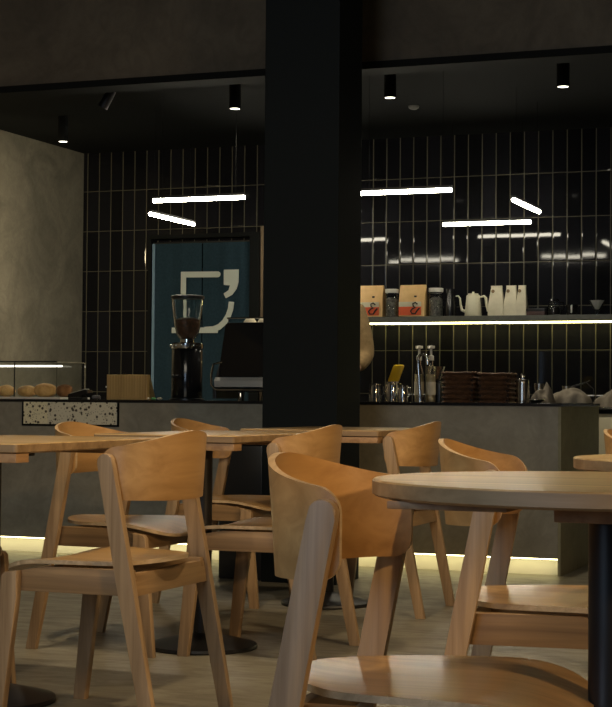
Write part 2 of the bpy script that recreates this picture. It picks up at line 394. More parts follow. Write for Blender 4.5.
def ribbon(bm, pts, w_, y0=-.022, y1=-.0195, cap=True):
    pts = [Vector((p[0], 0, p[1])) for p in pts]; L, R = [], []
    for i, p in enumerate(pts):
        d0 = (p - pts[i - 1]).normalized() if i else None; d1 = (pts[i + 1] - p).normalized() if i < len(pts) - 1 else None
        d = ((d0 or d1) + (d1 or d0)).normalized(); nrm = Vector((-d.z, 0, d.x))
        k = 1 / max(.5, nrm.dot(Vector((-(d1 or d0).z, 0, (d1 or d0).x))))
        L.append(p + nrm * w_ / 2 * k); R.append(p - nrm * w_ / 2 * k)
    poly = [(q.x, q.z) for q in L] + [(q.x, q.z) for q in R[::-1]]
    prism(bm, poly, 'y', y0, y1)
bm = bmesh.new()
ribbon(bm, [(-4.990, 1.762), (-5.262, 1.765), (-5.262, 1.378)], .042)
prism(bm, [(-4.990 + .021 * math.cos(a), 1.762 + .021 * math.sin(a)) for a in [PI * k / 8 - PI / 2 for k in range(9)]], 'y', -.0222, -.0195)
ribbon(bm, [(-5.352, 1.360), (-4.985, 1.358)], .040)
ribbon(bm, [(-4.880, 1.562), (-4.886, 1.51), (-4.905, 1.46), (-4.935, 1.415), (-4.975, 1.382), (-5.02, 1.366), (-5.09, 1.362)], .042, -.0224)
prism(bm, [(-4.942, 1.794), (-4.942, 1.685), (-4.893, 1.680), (-4.905, 1.645), (-4.942, 1.622), (-4.925, 1.588), (-4.875, 1.612), (-4.840, 1.655), (-4.826, 1.705), (-4.825, 1.794)], 'y', -.022, -.0195)
obj('cup_mark', bm, M['logo'], cu, sm=False)
bm = bmesh.new()
for x0, x1 in ((-5.545, -5.522), (-4.738, -4.665)): box(bm, x0, x1, 11.20, 11.298, 0, 2.03)
box(bm, -5.545, -4.665, 11.20, 11.298, 2.03, 2.06)
struct(obj('trim_2', bm, M['black_matt'], sm=False))
struct(obj('trim_3', BOX(-4.664, -4.640, 11.22, 11.298, 0, 2.10), mat('bronze_trim', (.10, .075, .05), .4, .6), sm=False))

# ------------------------------------------------------------------ dining chairs
def arc_d(d, r): return 0 if d >= r else r - math.sqrt(max(0, r * r - (r - d) ** 2))
def shell_bm():
    """bent plywood back: a U in plan, wider than high, with rounded wing ends"""
    D, Wd, xe = .148, .2115, -.065
    nt = 60; plan = []
    for i in range(nt + 1):
        s = -1 + 2 * i / nt; a = s * PI / 2; ex = 2 / 2.35
        plan.append((xe - D * abs(math.cos(a)) ** ex, Wd * math.copysign(abs(math.sin(a)) ** ex, a)))
    # re-sample by arc length, dense near the two ends
    L = [0]
    for p, q in zip(plan, plan[1:]): L.append(L[-1] + math.dist(p, q))
    T = L[-1]
    def at(s):
        for i in range(nt):
            if s <= L[i + 1] + 1e-9:
                k = (s - L[i]) / (L[i + 1] - L[i]); return [plan[i][j] + (plan[i + 1][j] - plan[i][j]) * k for j in (0, 1)]
        return plan[-1]
    ds = [0, .001, .003, .006, .010, .015, .021, .028, .036]
    ss = ds + [.036 + (T - .072) * k / 34 for k in range(1, 34)] + [T - d for d in ds[::-1]]
    bm = bmesh.new(); O, I = [], []; th = .011; nv = 6
    for s in ss:
        p = at(s); a, b = at(max(0, s - .004)), at(min(T, s + .004))
        d = Vector((b[0] - a[0], b[1] - a[1])).normalized(); nrm = Vector((d.y, -d.x))   # outward
        if nrm.dot(Vector((p[0] + .06, p[1]))) < 0: nrm = -nrm
        e = min(s, T - s); c = e / (T / 2)                       # 0 at a wing end, 1 at the middle
        u = c * c * (3 - 2 * c)
        zt = .733 + .044 * u ** .8 - arc_d(e, .036); zb = .600 - .006 * u + arc_d(e, .032)
        co, ci = [], []
        for k in range(nv + 1):
            z = zb + (zt - zb) * k / nv
            lean = -.010 * (z - .68) / .09 * u                      # the middle leans back a little
            co.append(bm.verts.new((p[0] + nrm.x * th / 2 + lean, p[1] + nrm.y * th / 2, z)))
            ci.append(bm.verts.new((p[0] - nrm.x * th / 2 + lean, p[1] - nrm.y * th / 2, z)))
        O.append(co); I.append(ci)
    def q(a, b, c, d, mi=0): f = bm.faces.new([a, b, c, d]); f.material_index = mi
    for i in range(len(ss) - 1):
        for k in range(nv): q(O[i][k], O[i + 1][k], O[i + 1][k + 1], O[i][k + 1]); q(I[i][k], I[i][k + 1], I[i + 1][k + 1], I[i + 1][k])
        q(O[i][nv], O[i + 1][nv], I[i + 1][nv], I[i][nv], 1); q(O[i][0], I[i][0], I[i + 1][0], O[i + 1][0], 1)
    for e in (0, -1):
        for k in range(nv): q(O[e][k], O[e][k + 1], I[e][k + 1], I[e][k], 1)
    return bm
def seat_z(x, y):
    z = .434 + .006 * (abs(y) / .21) ** 2.2
    if x > .10: z -= .038 * ((x - .10) / .175) ** 2
    if x < -.06: z += .010 * ((-.06 - x) / .12) ** 2
    r = math.hypot(x * .9, y)
    return z
def seat_bm():
    bm = bmesh.new(); nr, ns, th = 9, 56, .011
    def pt(r, a):
        k = max(0, -math.cos(a)); ex = 2 / (3.2 - 1.0 * k)
        cx, sy = math.copysign(abs(math.cos(a)) ** ex, math.cos(a)), math.copysign(abs(math.sin(a)) ** ex, math.sin(a))
        x = .036 + .226 * r * cx; hw = .2075 + .034 * max(0, x / .24) - .030 * max(0, -x / .2)
        
        return x, hw * r * sy
    T, B = [], []
    for i in range(1, nr + 1):
        r = (i / nr) ** .8; t, b = [], []
        for j in range(ns):
            x, y = pt(r, 2 * PI * j / ns); z = seat_z(x, y); t.append(bm.verts.new((x, y, z))); b.append(bm.verts.new((x, y, z - th)))
        T.append(t); B.append(b)
    ct = bm.verts.new((.042, 0, seat_z(.042, 0))); cb = bm.verts.new((.042, 0, seat_z(.042, 0) - th))
    for j in range(ns):
        k = (j + 1) % ns
        bm.faces.new([ct, T[0][j], T[0][k]]); bm.faces.new([cb, B[0][k], B[0][j]])
        for i in range(nr - 1):
            bm.faces.new([T[i][j], T[i + 1][j], T[i + 1][k], T[i][k]]); bm.faces.new([B[i][j], B[i][k], B[i + 1][k], B[i + 1][j]])
        f = bm.faces.new([T[-1][j], B[-1][j], B[-1][k], T[-1][k]]); f.material_index = 1
    return bm
def rear_leg_bm(s):
    c = lambda z: -.224 + .198 * z
    prof = [(c(0) - .019, 0), (c(0) + .019, 0), (c(.40) + .024, .40), (c(.69) + .0215, .69)]
    cx, cz, r = c(.697), .697, .022
    for k in range(1, 8):
        a = -.18 + (PI) * k / 8; prof.append((cx + r * math.cos(a), cz + r * math.sin(a)))
    prof += [(c(.69) - .0215, .69), (c(.40) - .022, .40)]
    bm = bmesh.new(); y0 = s * .2175; y1 = s * .2405
    prism(bm, prof, 'y', min(y0, y1), max(y0, y1), bev=.0035); return bm
def front_leg_bm(s):
    c = lambda z: .232 - .103 * z
    prof = [(c(0) - .019, 0), (c(0) + .019, 0), (c(.40) + .026, .395), (c(.40) + .016, .405), (c(.40) - .022, .410), (c(.34) - .026, .34)]
    bm = bmesh.new(); y0 = s * .213; y1 = s * .238
    prism(bm, prof, 'y', min(y0, y1), max(y0, y1), bev=.0035); return bm
def side_rail_bm(s):
    y0, y1 = sorted((s * .1935, s * .2125))
    return PRISM([(-.165, .355), (.190, .355), (.190, .406), (.1, .4215), (-.155, .4215)], 'y', y0, y1, bev=.002)
proto = thing('dining_chair', '', 'chair')
obj('seat', seat_bm(), [M['seat_wood'], M['ply_edge']], proto)
obj('backrest', shell_bm(), [M['ply_wood'], M['ply_edge']], proto)
for s in (-1, 1):
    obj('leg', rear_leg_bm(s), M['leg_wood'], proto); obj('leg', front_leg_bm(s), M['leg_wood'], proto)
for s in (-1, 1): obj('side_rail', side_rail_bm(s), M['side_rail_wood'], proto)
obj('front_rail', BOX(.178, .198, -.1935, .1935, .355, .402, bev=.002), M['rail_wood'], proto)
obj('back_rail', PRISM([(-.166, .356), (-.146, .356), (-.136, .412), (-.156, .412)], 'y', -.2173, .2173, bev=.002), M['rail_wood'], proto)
spots = [
    (-.775, 2.515, .06, 'pale oak chair in front, its curved back beside the near round table'),
    (-.845, 3.66, .12, 'oak chair behind the near round table, its glowing curved back facing right'),
    (-2.12, 4.115, PI - .01, 'large oak chair at left seen from behind, in front of the seated row'),
    (-2.855, 4.18, .0, 'oak chair cut by the left edge of the photo, only its seat front showing'),
    (-2.197, 5.423, PI + .02, 'oak chair whose back stands in front of the lower black pillar'),
    (-2.737, 5.353, -.04, 'oak chair behind the left tabletop, below the terrazzo inset'),
    (-2.940, 6.709, 0, 'far oak chair left of the pillar, only its rim above the tabletop'),
    (-2.213, 6.679, PI + .02, 'far oak chair right of the pillar, back turned to the right'),
    (-.79, 5.25, 0, 'oak chair at the far right edge, just a sliver of its back'),
]
for i, (x, y, rz, lab) in enumerate(spots):
    o = proto if i == 0 else copy_tree(proto)
    o.location = (x, y, 0); o.rotation_euler = (0, 0, rz); o['label'] = lab; o['group'] = 'oak chairs around the cafe tables'

# ------------------------------------------------------------------ cafe tables
def table(x, y, hx, hy, rnd, label, bx=0, by=0):
    t = thing('cafe_table', label, 'table', (x, y, 0), 0, 'oak topped pedestal tables')
    zt, th = .74, .026
    def outline(k):
        if rnd: return [(( hx - k) * math.cos(2 * PI * i / 96), (hy - k) * math.sin(2 * PI * i / 96)) for i in range(96)]
        r = .012; P = []
        for cx, cy, a0 in ((hx - r, hy - r, 0), (-hx + r, hy - r, PI / 2), (-hx + r, -hy + r, PI), (hx - r, -hy + r, 1.5 * PI)):
            for j in range(5): a = a0 + PI / 2 * j / 4; P.append((cx + (r - k * .0) * math.cos(a) - k * (1 if cx > 0 else -1), cy + r * math.sin(a) - k * (1 if cy > 0 else -1)))
        return P
    bm = bmesh.new(); rings = []
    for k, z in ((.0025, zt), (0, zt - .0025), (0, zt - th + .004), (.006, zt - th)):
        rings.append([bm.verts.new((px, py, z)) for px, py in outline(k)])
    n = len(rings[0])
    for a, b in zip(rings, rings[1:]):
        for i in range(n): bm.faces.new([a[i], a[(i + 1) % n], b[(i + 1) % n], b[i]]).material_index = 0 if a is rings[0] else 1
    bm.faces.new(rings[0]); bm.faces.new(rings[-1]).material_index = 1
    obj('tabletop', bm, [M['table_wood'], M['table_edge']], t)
    zb = zt - th
    if rnd:
        obj('batten', BOX(-.28, -.10, -.235, -.165, zb - .012, zb - .0002, bev=.002), M['table_under'], t)
        obj('batten', BOX(.10, .28, .165, .235, zb - .012, zb - .0002, bev=.002), M['table_under'], t)
        obj('mounting_block', BOX(-.065, .065, -.09, .09, zb - .034, zb - .0002, bev=.002), M['table_under'], t)
    else:
        obj('batten', BOX(-hx + .004, hx - .004, -hy + .004, -hy + .07, zb - .024, zb - .0002, bev=.002), M['table_under'], t)
        obj('batten', BOX(-hx + .004, hx - .004, hy - .07, hy - .004, zb - .024, zb - .0002, bev=.002), M['table_under'], t)
        obj('mounting_block', BOX(-.09 + bx, .09 + bx, -.09 + by, .09 + by, zb - .02, zb - .0002), M['black'], t, sm=False)
    obj('post', LATHE([(0, .04), (.0305, .04), (.0305, zb - (.0345 if rnd else .0205)), (0, zb - (.0345 if rnd else .0205))], (bx, by, 0), 28), M['black'], t)
    obj('base', LATHE([(0, 0), (.19, 0), (.193, .006), (.19, .014), (.12, .032), (.045, .050), (.032, .054), (0, .054)], (bx, by, 0), 48), M['black'], t)
table(-.500, 2.60, .364, .345, True, 'near round oak table at the right edge in front of everything')
table(-.455, 3.77, .342, .342, True, 'second round oak table, its edge showing behind the near one')
table(-2.57, 4.32, .285, .46, False, 'oak table at the left edge, nearest of the left row', 0, -.12)
table(-2.48, 5.57, .262, .44, False, 'middle oak table of the left row, between the facing chairs', .03, -.17)
table(-2.45, 6.83, .30, .42, False, 'far oak table in front of the black pillar', -.04, -.08)

# ------------------------------------------------------------------ bin beside the pillar
bn = thing('waste_bin', 'slim black bin standing against the left side of the pillar', 'bin', (-3.21, 7.66, 0))
obj('bin_body', BOX(-.112, .112, -.16, .16, .0, .64, bev=.008), M['black'], bn)
obj('bin_lid', BOX(-.114, .114, -.162, .162, .642, .66, bev=.006), M['black_gloss'], bn)

# ------------------------------------------------------------------ things on the wall shelf
Y0 = 11.16
def coffee_bag(x, label):
    t = thing('coffee_bag', label, 'coffee bag', (x, Y0, SZ), 0, 'kraft coffee bags on the shelf')
    bm = bmesh.new(); prism(bm, [(-.045, 0), (.045, 0), (.040, .12), (.012, .205), (.006, .222), (-.006, .222), (-.014, .205), (-.042, .12)], 'x', -.092, .092, bev=.004); obj('pouch', bm, M['kraft'], t)
    obj('red_label', BOX(-.090, .070, -.0495, -.0462, .012, .070), M['red'], t, sm=False)
    obj('white_label', BOX(-.090, .070, -.0492, -.0455, .070, .104), M['paper'], t, sm=False)
    bm = bmesh.new()
    tube(bm, [(.045, -.053, .086), (.030, -.053, .098), (.012, -.053, .090), (.016, -.053, .072), (.030, -.053, .064), (.010, -.053, .056), (-.004, -.053, .040), (.006, -.053, .022), (.030, -.053, .022), (.044, -.053, .044), (.060, -.053, .060)], .0052, 6)
    obj('ampersand_mark', bm, M['ink'], t)
    tube_ = bmesh.new(); box(tube_, .018, .034, -.043, -.034, .135, .146); obj('valve', tube_, M['ink'], t, sm=False)
coffee_bag(-3.800, 'kraft coffee bag with red label next to the pillar')
coffee_bag(-3.496, 'kraft coffee bag with red label standing between the two glass jars')
def jar(x, label, h=.195, r=.046):
    t = thing('glass_jar', label, 'jar', (x, Y0, SZ), 0, 'lidded glass jars on the shelf')
    obj('glass_body', LATHE([(0, 0), (r, 0), (r, h * .82), (r * .86, h * .86), (r * .82, h * .86), (r * .95, h * .81), (r * .95, .006), (0, .006)], seg=26), M['glass'], t)
    obj('contents', LATHE([(0, .008), (r * .9, .008), (r * .9, h * .62), (r * .5, h * .70), (0, h * .66)], seg=22), fabric('jar_contents', (.03, .03, .028), (.34, .32, .28), 70, .4), t)
    obj('lid', LATHE([(0, h * .865), (r * .98, h * .865), (r * 1.02, h * .90), (r * 1.0, h), (0, h)], seg=26), M['white'], t)
jar(-3.652, 'lidded glass jar left of the second kraft coffee bag'); jar(-3.335, 'lidded glass jar right of the second kraft coffee bag', .197, .050)
cf = thing('carafe', 'dark glass carafe between the right jar and the cream kettle', 'carafe', (-3.232, Y0, SZ))
obj('vessel', LATHE([(0, 0), (.040, 0), (.042, .08), (.030, .14), (.030, .19), (.026, .19), (.026, .14), (.037, .08), (.036, .005), (0, .005)], seg=24), M['black_gloss'], cf)
kt = thing('gooseneck_kettle', 'cream gooseneck kettle standing on the wall shelf', 'kettle', (-3.072, Y0, SZ))
obj('kettle_body', LATHE([(0, 0), (.055, 0), (.058, .006), (.046, .140), (.042, .146), (0, .150)], seg=28), M['cream'], kt)
obj('spout', TUBE([(-.050, 0, .035), (-.078, 0, .045), (-.088, 0, .085), (-.092, 0, .125), (-.105, 0, .142), (-.122, 0, .140)], [.012, .010, .007, .006, .0055, .005], 10), M['cream'], kt)
obj('handle', TUBE([(.045, 0, .130), (.075, 0, .138), (.088, 0, .125), (.094, 0, .080), (.104, 0, .035)], [.006, .008, .010, .010, .008], 10), M['cream'], kt)
obj('lid', LATHE([(0, .149), (.036, .149), (.034, .156), (.008, .158), (.008, .168), (0, .168)]), M['cream'], kt)
def paper_bag(x, wd, label, rz=0):
    t = thing('paper_bag', label, 'paper bag', (x, Y0, SZ), rz, 'off white paper coffee bags on the shelf')
    bm = bmesh.new()
    prism(bm, [(-wd, 0), (wd, 0), (wd * .98, .07), (wd * .72, .20), (-wd * .62, .203), (-wd * .96, .08)], 'y', -.032, .032, bev=.004)
    for v in bm.verts: v.co.y *= 1 - .75 * max(0, v.co.z / .2) ** 2
    obj('pouch', bm, M['paper'], t)
    obj('folded_top', BOX(-wd * .66, wd * .74, -.011, .009, .192, .206), M['paper'], t, sm=False)
    obj('round_sticker', LATHE([(0, 0), (.012, 0), (.012, .002), (0, .002)], seg=16), mat('brown_sticker', (.20, .13, .06), .6), t)
    s = t.children[-1]; s.rotation_euler = (PI / 2 - .14, 0, 0); s.location = (-wd * .35, -.0215, .168)
paper_bag(-2.910, .053, 'off white paper bag beside the kettle, leftmost of three')
paper_bag(-2.808, .047, 'off white paper bag in the middle of the three')
paper_bag(-2.733, .035, 'narrow off white paper bag, rightmost of three')
bx = thing('flat_box', 'low dark brown box lying on the shelf right of the paper bags', 'box', (-2.63, Y0, SZ))
obj('tray', BOX(-.062, .062, -.05, .05, 0, .030, bev=.003), mat('dark_red_card', (.06, .025, .02), .5), bx); obj('lid', BOX(-.064, .064, -.052, .052, .031, .048, bev=.003), M['black'], bx)
bg = thing('coffee_server', 'black lidded glass coffee server with ring handle on the shelf', 'coffee server', (-2.515, Y0, SZ))
obj('vessel', LATHE([(0, 0), (.045, 0), (.050, .03), (.034, .080), (.036, .095), (.031, .095), (.029, .080), (.045, .03), (.041, .005), (0, .005)], seg=24), M['glass'], bg)
obj('coffee_fill', LATHE([(0, .006), (.040, .006), (.043, .03), (.036, .055), (0, .055)], seg=20), M['ink'], bg)
obj('lid', LATHE([(0, .096), (.037, .096), (.030, .112), (.008, .114), (.008, .124), (0, .124)], seg=20), M['black_gloss'], bg)
obj('handle', TUBE([(.034, 0, .09), (.062, 0, .088), (.068, 0, .06), (.060, 0, .035), (.048, 0, .03)], .005, 8), M['black_gloss'], bg)
mg = thing('mug', 'small black mug with white handle on the shelf', 'mug', (-2.395, Y0, SZ))
obj('cup_body', LATHE([(0, 0), (.030, 0), (.038, .02), (.040, .070), (.036, .070), (.034, .02), (0, .008)], seg=24), M['black_gloss'], mg)
obj('handle', TUBE([(.006, -.038, .064), (.010, -.058, .060), (.010, -.058, .026), (.004, -.038, .020)], .006, 8), M['white'], mg)
dp = thing('glass_dripper', 'clear glass cone dripper at the right end of the shelf', 'coffee dripper', (-2.225, Y0, SZ))
obj('cone', LATHE([(.0, .030), (.014, .030), (.060, .100), (.055, .100), (.012, .037), (0, .037)], seg=26), M['glass'], dp)
obj('filter_paper', LATHE([(.0, .040), (.012, .042), (.044, .098), (.040, .098), (.010, .046), (0, .045)], seg=22), M['white'], dp)
obj('foot', LATHE([(0, 0), (.036, 0), (.036, .006), (.012, .012), (.012, .029), (0, .029)], seg=22), M['glass'], dp)

# ------------------------------------------------------------------ things on the counter
def cup(x, y, r, h, label):
    t = thing('milk_pitcher', label, 'pitcher', (x, y, CT), 0, 'steel milk pitchers')
    obj('pitcher_body', LATHE([(0, 0), (r * .96, 0), (r, .01), (r * .98, h * .6), (r * .86, h * .86), (r * .95, h), (r * .90, h), (r * .80, h * .85), (r * .9, .01), (0, .006)], seg=28), M['chrome'], t)
    obj('handle', TUBE([(r * .85, .0, h * .88), (r * 1.35, 0, h * .86), (r * 1.42, 0, h * .45), (r * .95, 0, h * .25)], .004, 8), M['chrome'], t)
cup(-2.955, 8.75, .034, .098, 'steel milk pitcher nearest the pillar'); cup(-2.868, 8.78, .040, .112, 'middle and tallest steel milk pitcher, holding the yellow brush')
cup(-2.794, 8.74, .029, .090, 'steel milk pitcher nearest the syrup bottles')
br = thing('brush', 'yellow headed cleaning brush standing in the middle pitcher', 'brush', (-2.866, 8.775, CT + .008), 0)
obj('handle', TUBE([(0, 0, 0), (.006, 0, .06), (.012, 0, .10)], .005, 8), M['white'], br)
bm = bmesh.new(); box(bm, -.030, .030, -.016, .016, -.046, .046, bev=.012)
for v in bm.verts: v.co = Vector((v.co.x + v.co.z * .38 + .022, v.co.y, v.co.z + .147))
obj('head', bm, M['yellow'], br)
def pump(x, label):
    t = thing('syrup_bottle', label, 'syrup bottle', (x, 8.80, CT), 0, 'glass syrup bottles with white pumps')
    obj('bottle', LATHE([(0, 0), (.023, 0), (.025, .01), (.025, .15), (.011, .205), (.011, .225), (0, .225)], seg=24), M['glass'], t)
    obj('syrup', LATHE([(0, .004), (.021, .004), (.021, .15), (0, .15)], seg=20), mat('pale_syrup', (.50, .42, .25), .3), t)
    obj('paper_label', LATHE([(.0255, .04), (.0258, .04), (.0258, .11), (.0255, .11)], seg=24), M['paper'], t)
    obj('pump_head', LATHE([(0, .226), (.015, .226), (.015, .250), (.006, .254), (.006, .288), (.020, .292), (.020, .304), (0, .306)], seg=18), M['white'], t)
    obj('pump_spout', TUBE([(0, 0, .298), (0, -.03, .298), (0, -.04, .288)], .004, 8), M['white'], t)
pump(-2.722, 'syrup bottle with white pump left of the curved tap'); pump(-2.655, 'syrup bottle with white pump partly behind the curved tap')
fa = thing('curved_tap', 'chrome swan neck tap in front of the syrup bottles', 'tap', (-2.672, 8.66, CT))
obj('tap_base', LATHE([(0, 0), (.020, 0), (.020, .03), (.012, .034), (0, .034)], seg=20), M['chrome'], fa)
obj('neck', TUBE([(0, 0, .03), (-.012, 0, .20)] + [(-.012 + .026 - .026 * math.cos(a), 0, .225 + .030 * math.sin(a)) for a in [PI * k / 8 for k in range(9)]] + [(.040, 0, .20)], .0085, 10), M['chrome'], fa)
fn = thing('steel_funnel', 'wide steel funnel dosing ring sitting on the black canister', 'funnel', (-2.660, 8.90, CT + .1165))
obj('bowl', LATHE([(0, .002), (.026, .0), (.030, .012), (.034, .022), (.055, .078), (.051, .078), (.028, .024), (0, .022)], seg=28), M['steel'], fn)
cn = thing('black_canister', 'black square canister under the steel funnel', 'canister', (-2.660, 8.90, CT))
obj('canister_body', BOX(-.038, .038, -.036, .036, 0, .105, bev=.005), M['black'], cn); obj('lid', BOX(-.039, .039, -.037, .037, .106, .116, bev=.003), M['black_gloss'], cn)
def basket(x, wd, label, h):
    t = thing('wicker_basket', label, 'basket', (x, 8.78, CT), 0, 'dark brown woven baskets on the counter')
    bm = bmesh.new(); n = 6
    # woven courses: stacked wavy bands
    rings = []
    N = 64
    for k in range(n * 4 + 1):
        z = h * k / (n * 4); bul = .006 * math.cos(2 * PI * k / 4)
        ring = []
        for i in range(N):
            a = 2 * PI * i / N; ex = .35
            cx = math.copysign(abs(math.cos(a)) ** ex, math.cos(a)); sy = math.copysign(abs(math.sin(a)) ** ex, math.sin(a))
            wv = .0030 * math.sin(i * PI / 2 * 1.0 + (k // 4) * PI); tp = .965 + .035 * z / h
            ring.append(bm.verts.new(((wd * tp - .004 + bul + wv) * cx, (.085 * tp + bul + wv) * sy, z + .002 * math.sin(i * 1.7 + k))))
        rings.append(ring)
    for a, b in zip(rings, rings[1:]):
        for i in range(N): bm.faces.new([a[i], a[(i + 1) % N], b[(i + 1) % N], b[i]])
    bm.faces.new(rings[0])
    obj('woven_body', bm, M['wicker'], t)
    bm = bmesh.new(); pts = []
    for i in range(33):
        a = 2 * PI * i / 32; ex = .35
        pts.append(((wd * .985) * math.copysign(abs(math.cos(a)) ** ex, math.cos(a)), .084 * math.copysign(abs(math.sin(a)) ** ex, math.sin(a)), h + .002 * math.sin(i * 2.3)))
    tube(bm, pts, .006, 8); obj('rim', bm, M['wicker'], t)
    obj('lining', BOX(-wd * .86, wd * .86, -.072, .072, .006, h * .92), M['dark_cloth'], t, sm=False)
basket(-2.478, .093, 'dark wicker basket beside the black canister', .158); basket(-2.283, .091, 'dark wicker basket beside the ribbed steel canister', .152)
sc = thing('steel_canister', 'ribbed steel cocktail canister right of the wicker baskets', 'canister', (-2.137, 8.75, CT))
obj('ribbed_body', LATHE([(0, 0), (.034, 0)] + [(.034 + (.003 if k % 2 else 0), .008 + .011 * k) for k in range(11)] + [(.028, .125), (0, .125)], seg=28), M['steel'], sc)
obj('cap', LATHE([(0, .1255), (.012, .1255), (.012, .150), (.009, .155), (0, .155)], seg=18), M['steel'], sc)
def gob(x, y, z, r, h, label):
    t = obj('tumbler', LATHE([(0, 0), (r * .8, 0), (r, h), (r * .93, h), (r * .74, .006), (0, .006)], (0, 0, 0), 24), M['steel'])
    t.location = (x, y, z); tag(t, label, 'tumbler', 'steel tumblers by the cloths')
gob(-2.095, 8.95, CT, .030, .105, 'steel tumbler touching the ribbed canister'); gob(-2.00, 9.19, CT, .026, .095, 'steel tumbler behind the crumpled grey cloth')
def cloth(name, loc, sx, sy, h, label, seed, peak=0, group=None):
    r = random.Random(seed); bm = bmesh.new(); n = 26; g = []; ph = [r.uniform(0, 6) for _ in range(6)]
    for i in range(n + 1):
        row = []
        for j in range(n + 1):
            u, v = i / n * 2 - 1, j / n * 2 - 1
            e = (1 - abs(u) ** 4) * (1 - abs(v) ** 4)
            z = h * e ** .6 * (.80 + .11 * math.sin(4.2 * u + ph[0] + 2 * v) + .09 * math.sin(7 * v + ph[1] - 3 * u)) + peak * math.exp(-((u - .5) ** 2 + v * v) * 7) * e
            row.append(bm.verts.new((u * sx + .006 * math.sin(9 * v + ph[2]), v * sy + .006 * math.sin(8 * u + ph[3]), max(.0015, z))))
        g.append(row)
    for i in range(n):
        for j in range(n): bm.faces.new([g[i][j], g[i + 1][j], g[i + 1][j + 1], g[i][j + 1]])
    ed = [e for e in bm.edges if e.is_boundary]
    bmesh.ops.contextual_create(bm, geom=ed)
    o = obj(name, bm, M['linen']); o.location = loc; tag(o, label, 'cloth', group); return o
cloth('folded_towel', (-1.945, 9.05, CT), .100, .09, .085, 'folded taupe towel lying at the end of the counter', 3, group='taupe cloths')
cloth('crumpled_cloth', (-2.040, 8.80, CT), .050, .08, .075, 'crumpled grey cloth between the ribbed canister and folded towel', 5, .06, 'taupe cloths')
cloth('crumpled_cloth', (-1.885, 9.84, .833), .085, .10, .09, 'peaked taupe cloth heaped on the steel top at far right', 8, .06, 'taupe cloths')
def bowl(x, y, r, label):
    o = obj('shallow_plate', LATHE([(0, 0), (r * .5, 0), (r, .016), (r * .98, .020), (r * .5, .006), (0, .006)], seg=28), M['steel']); o.location = (x, y, CT); tag(o, label, 'plate')
bowl(-2.035, 8.62, .045, 'shallow steel plate in front of the crumpled grey cloth')
bs = thing('wire_rack', 'black wire rack behind the folded towel at the counter end', 'rack', (-1.93, 9.18, CT))
obj('wire', TUBE([(-.10, 0, .0015), (-.09, 0, .075), (.02, .01, .105), (.06, 0, .125)], .0025, 6), M['black'], bs)
obj('wire', TUBE([(.085, 0, .0015), (.08, 0, .08), (.04, .0, .115), (-.08, .01, .082)], .0025, 6), M['black'], bs)

# pastry case
pc = thing('pastry_case', 'low glass pastry case at the left end of the counter', 'display case', (-5.10, 8.80, CT))
obj('tray', BOX(-.45, .28, -.18, .18, .0, .012, bev=.002), M['white'], pc)
GZ0, GZ1 = .0125, .213
obj('front_pane', BOX(-.45, .25, -.172, -.168, GZ0, GZ1), M['glass'], pc, sm=False)
obj('back_pane', BOX(-.45, .25, .168, .172, GZ0, GZ1), M['glass'], pc, sm=False)
obj('top_pane', BOX(-.45, .25, -.172, .172, GZ1 + .0005, GZ1 + .0045), M['glass'], pc, sm=False)
obj('side_pane', BOX(.246, .25, -.167, .167, GZ0, GZ1), M['glass'], pc, sm=False)
bm = bmesh.new(); box(bm, -.45, .252, -.176, -.1725, GZ1, GZ1 + .008); box(bm, -.030, -.023, -.176, -.1725, GZ0, GZ1)
obj('edge_strip', bm, M['black'], pc, sm=False)
obj('light_bar', BOX(-.45, .12, .10, .125, .192, .202), mat('case_lamp_glow', (1, 1, 1), .5, emit=(1, .93, .75), es=3), pc, sm=False)
def loaf(x, y, sx, sy, h, m, label, seed, kind='bun'):
    r = random.Random(seed); bm = bmesh.new(); bmesh.ops.create_icosphere(bm, subdivisions=4, radius=1)
    ph = r.uniform(0, 6)
    for v in bm.verts:
        c = v.co.copy(); p = 2.6 if kind == 'loaf' else 2
        n = (abs(c.x) ** p + abs(c.y) ** p + abs(c.z) ** p) ** (1 / p); c /= n
        k = 1 + .03 * math.sin(5 * c.x + ph) + .02 * math.sin(11 * c.y + ph * 2)
        z = c.z * h / 2 * k + h / 2
        if kind == 'croissant': k *= 1 + .05 * math.cos(c.x * 16); 
        v.co = (c.x * sx * k, c.y * sy * k + (.25 * sy * c.x * c.x if kind == 'croissant' else 0), max(0, z))
    o = obj('bread_roll' if kind == 'bun' else 'croissant' if kind == 'croissant' else 'bread_loaf', bm, m); o.location = (x, y, CT + .0125)
    tag(o, label, 'pastry', 'baked goods in the glass case')
loaf(-5.285, 8.80, .058, .05, .070, M['pastry'], 'golden round bun at the left edge of the glass case', 1)
loaf(-5.145, 8.80, .060, .045, .068, M['pastry'], 'golden croissant behind the case upright', 2, 'croissant')
loaf(-5.020, 8.80, .066, .05, .080, M['pastry'], 'large golden loaf in the middle of the glass case', 3, 'loaf')
loaf(-4.905, 8.82, .044, .05, .075, M['pastry_dark'], 'dark brown loaf at the right end of the glass case', 4, 'loaf')
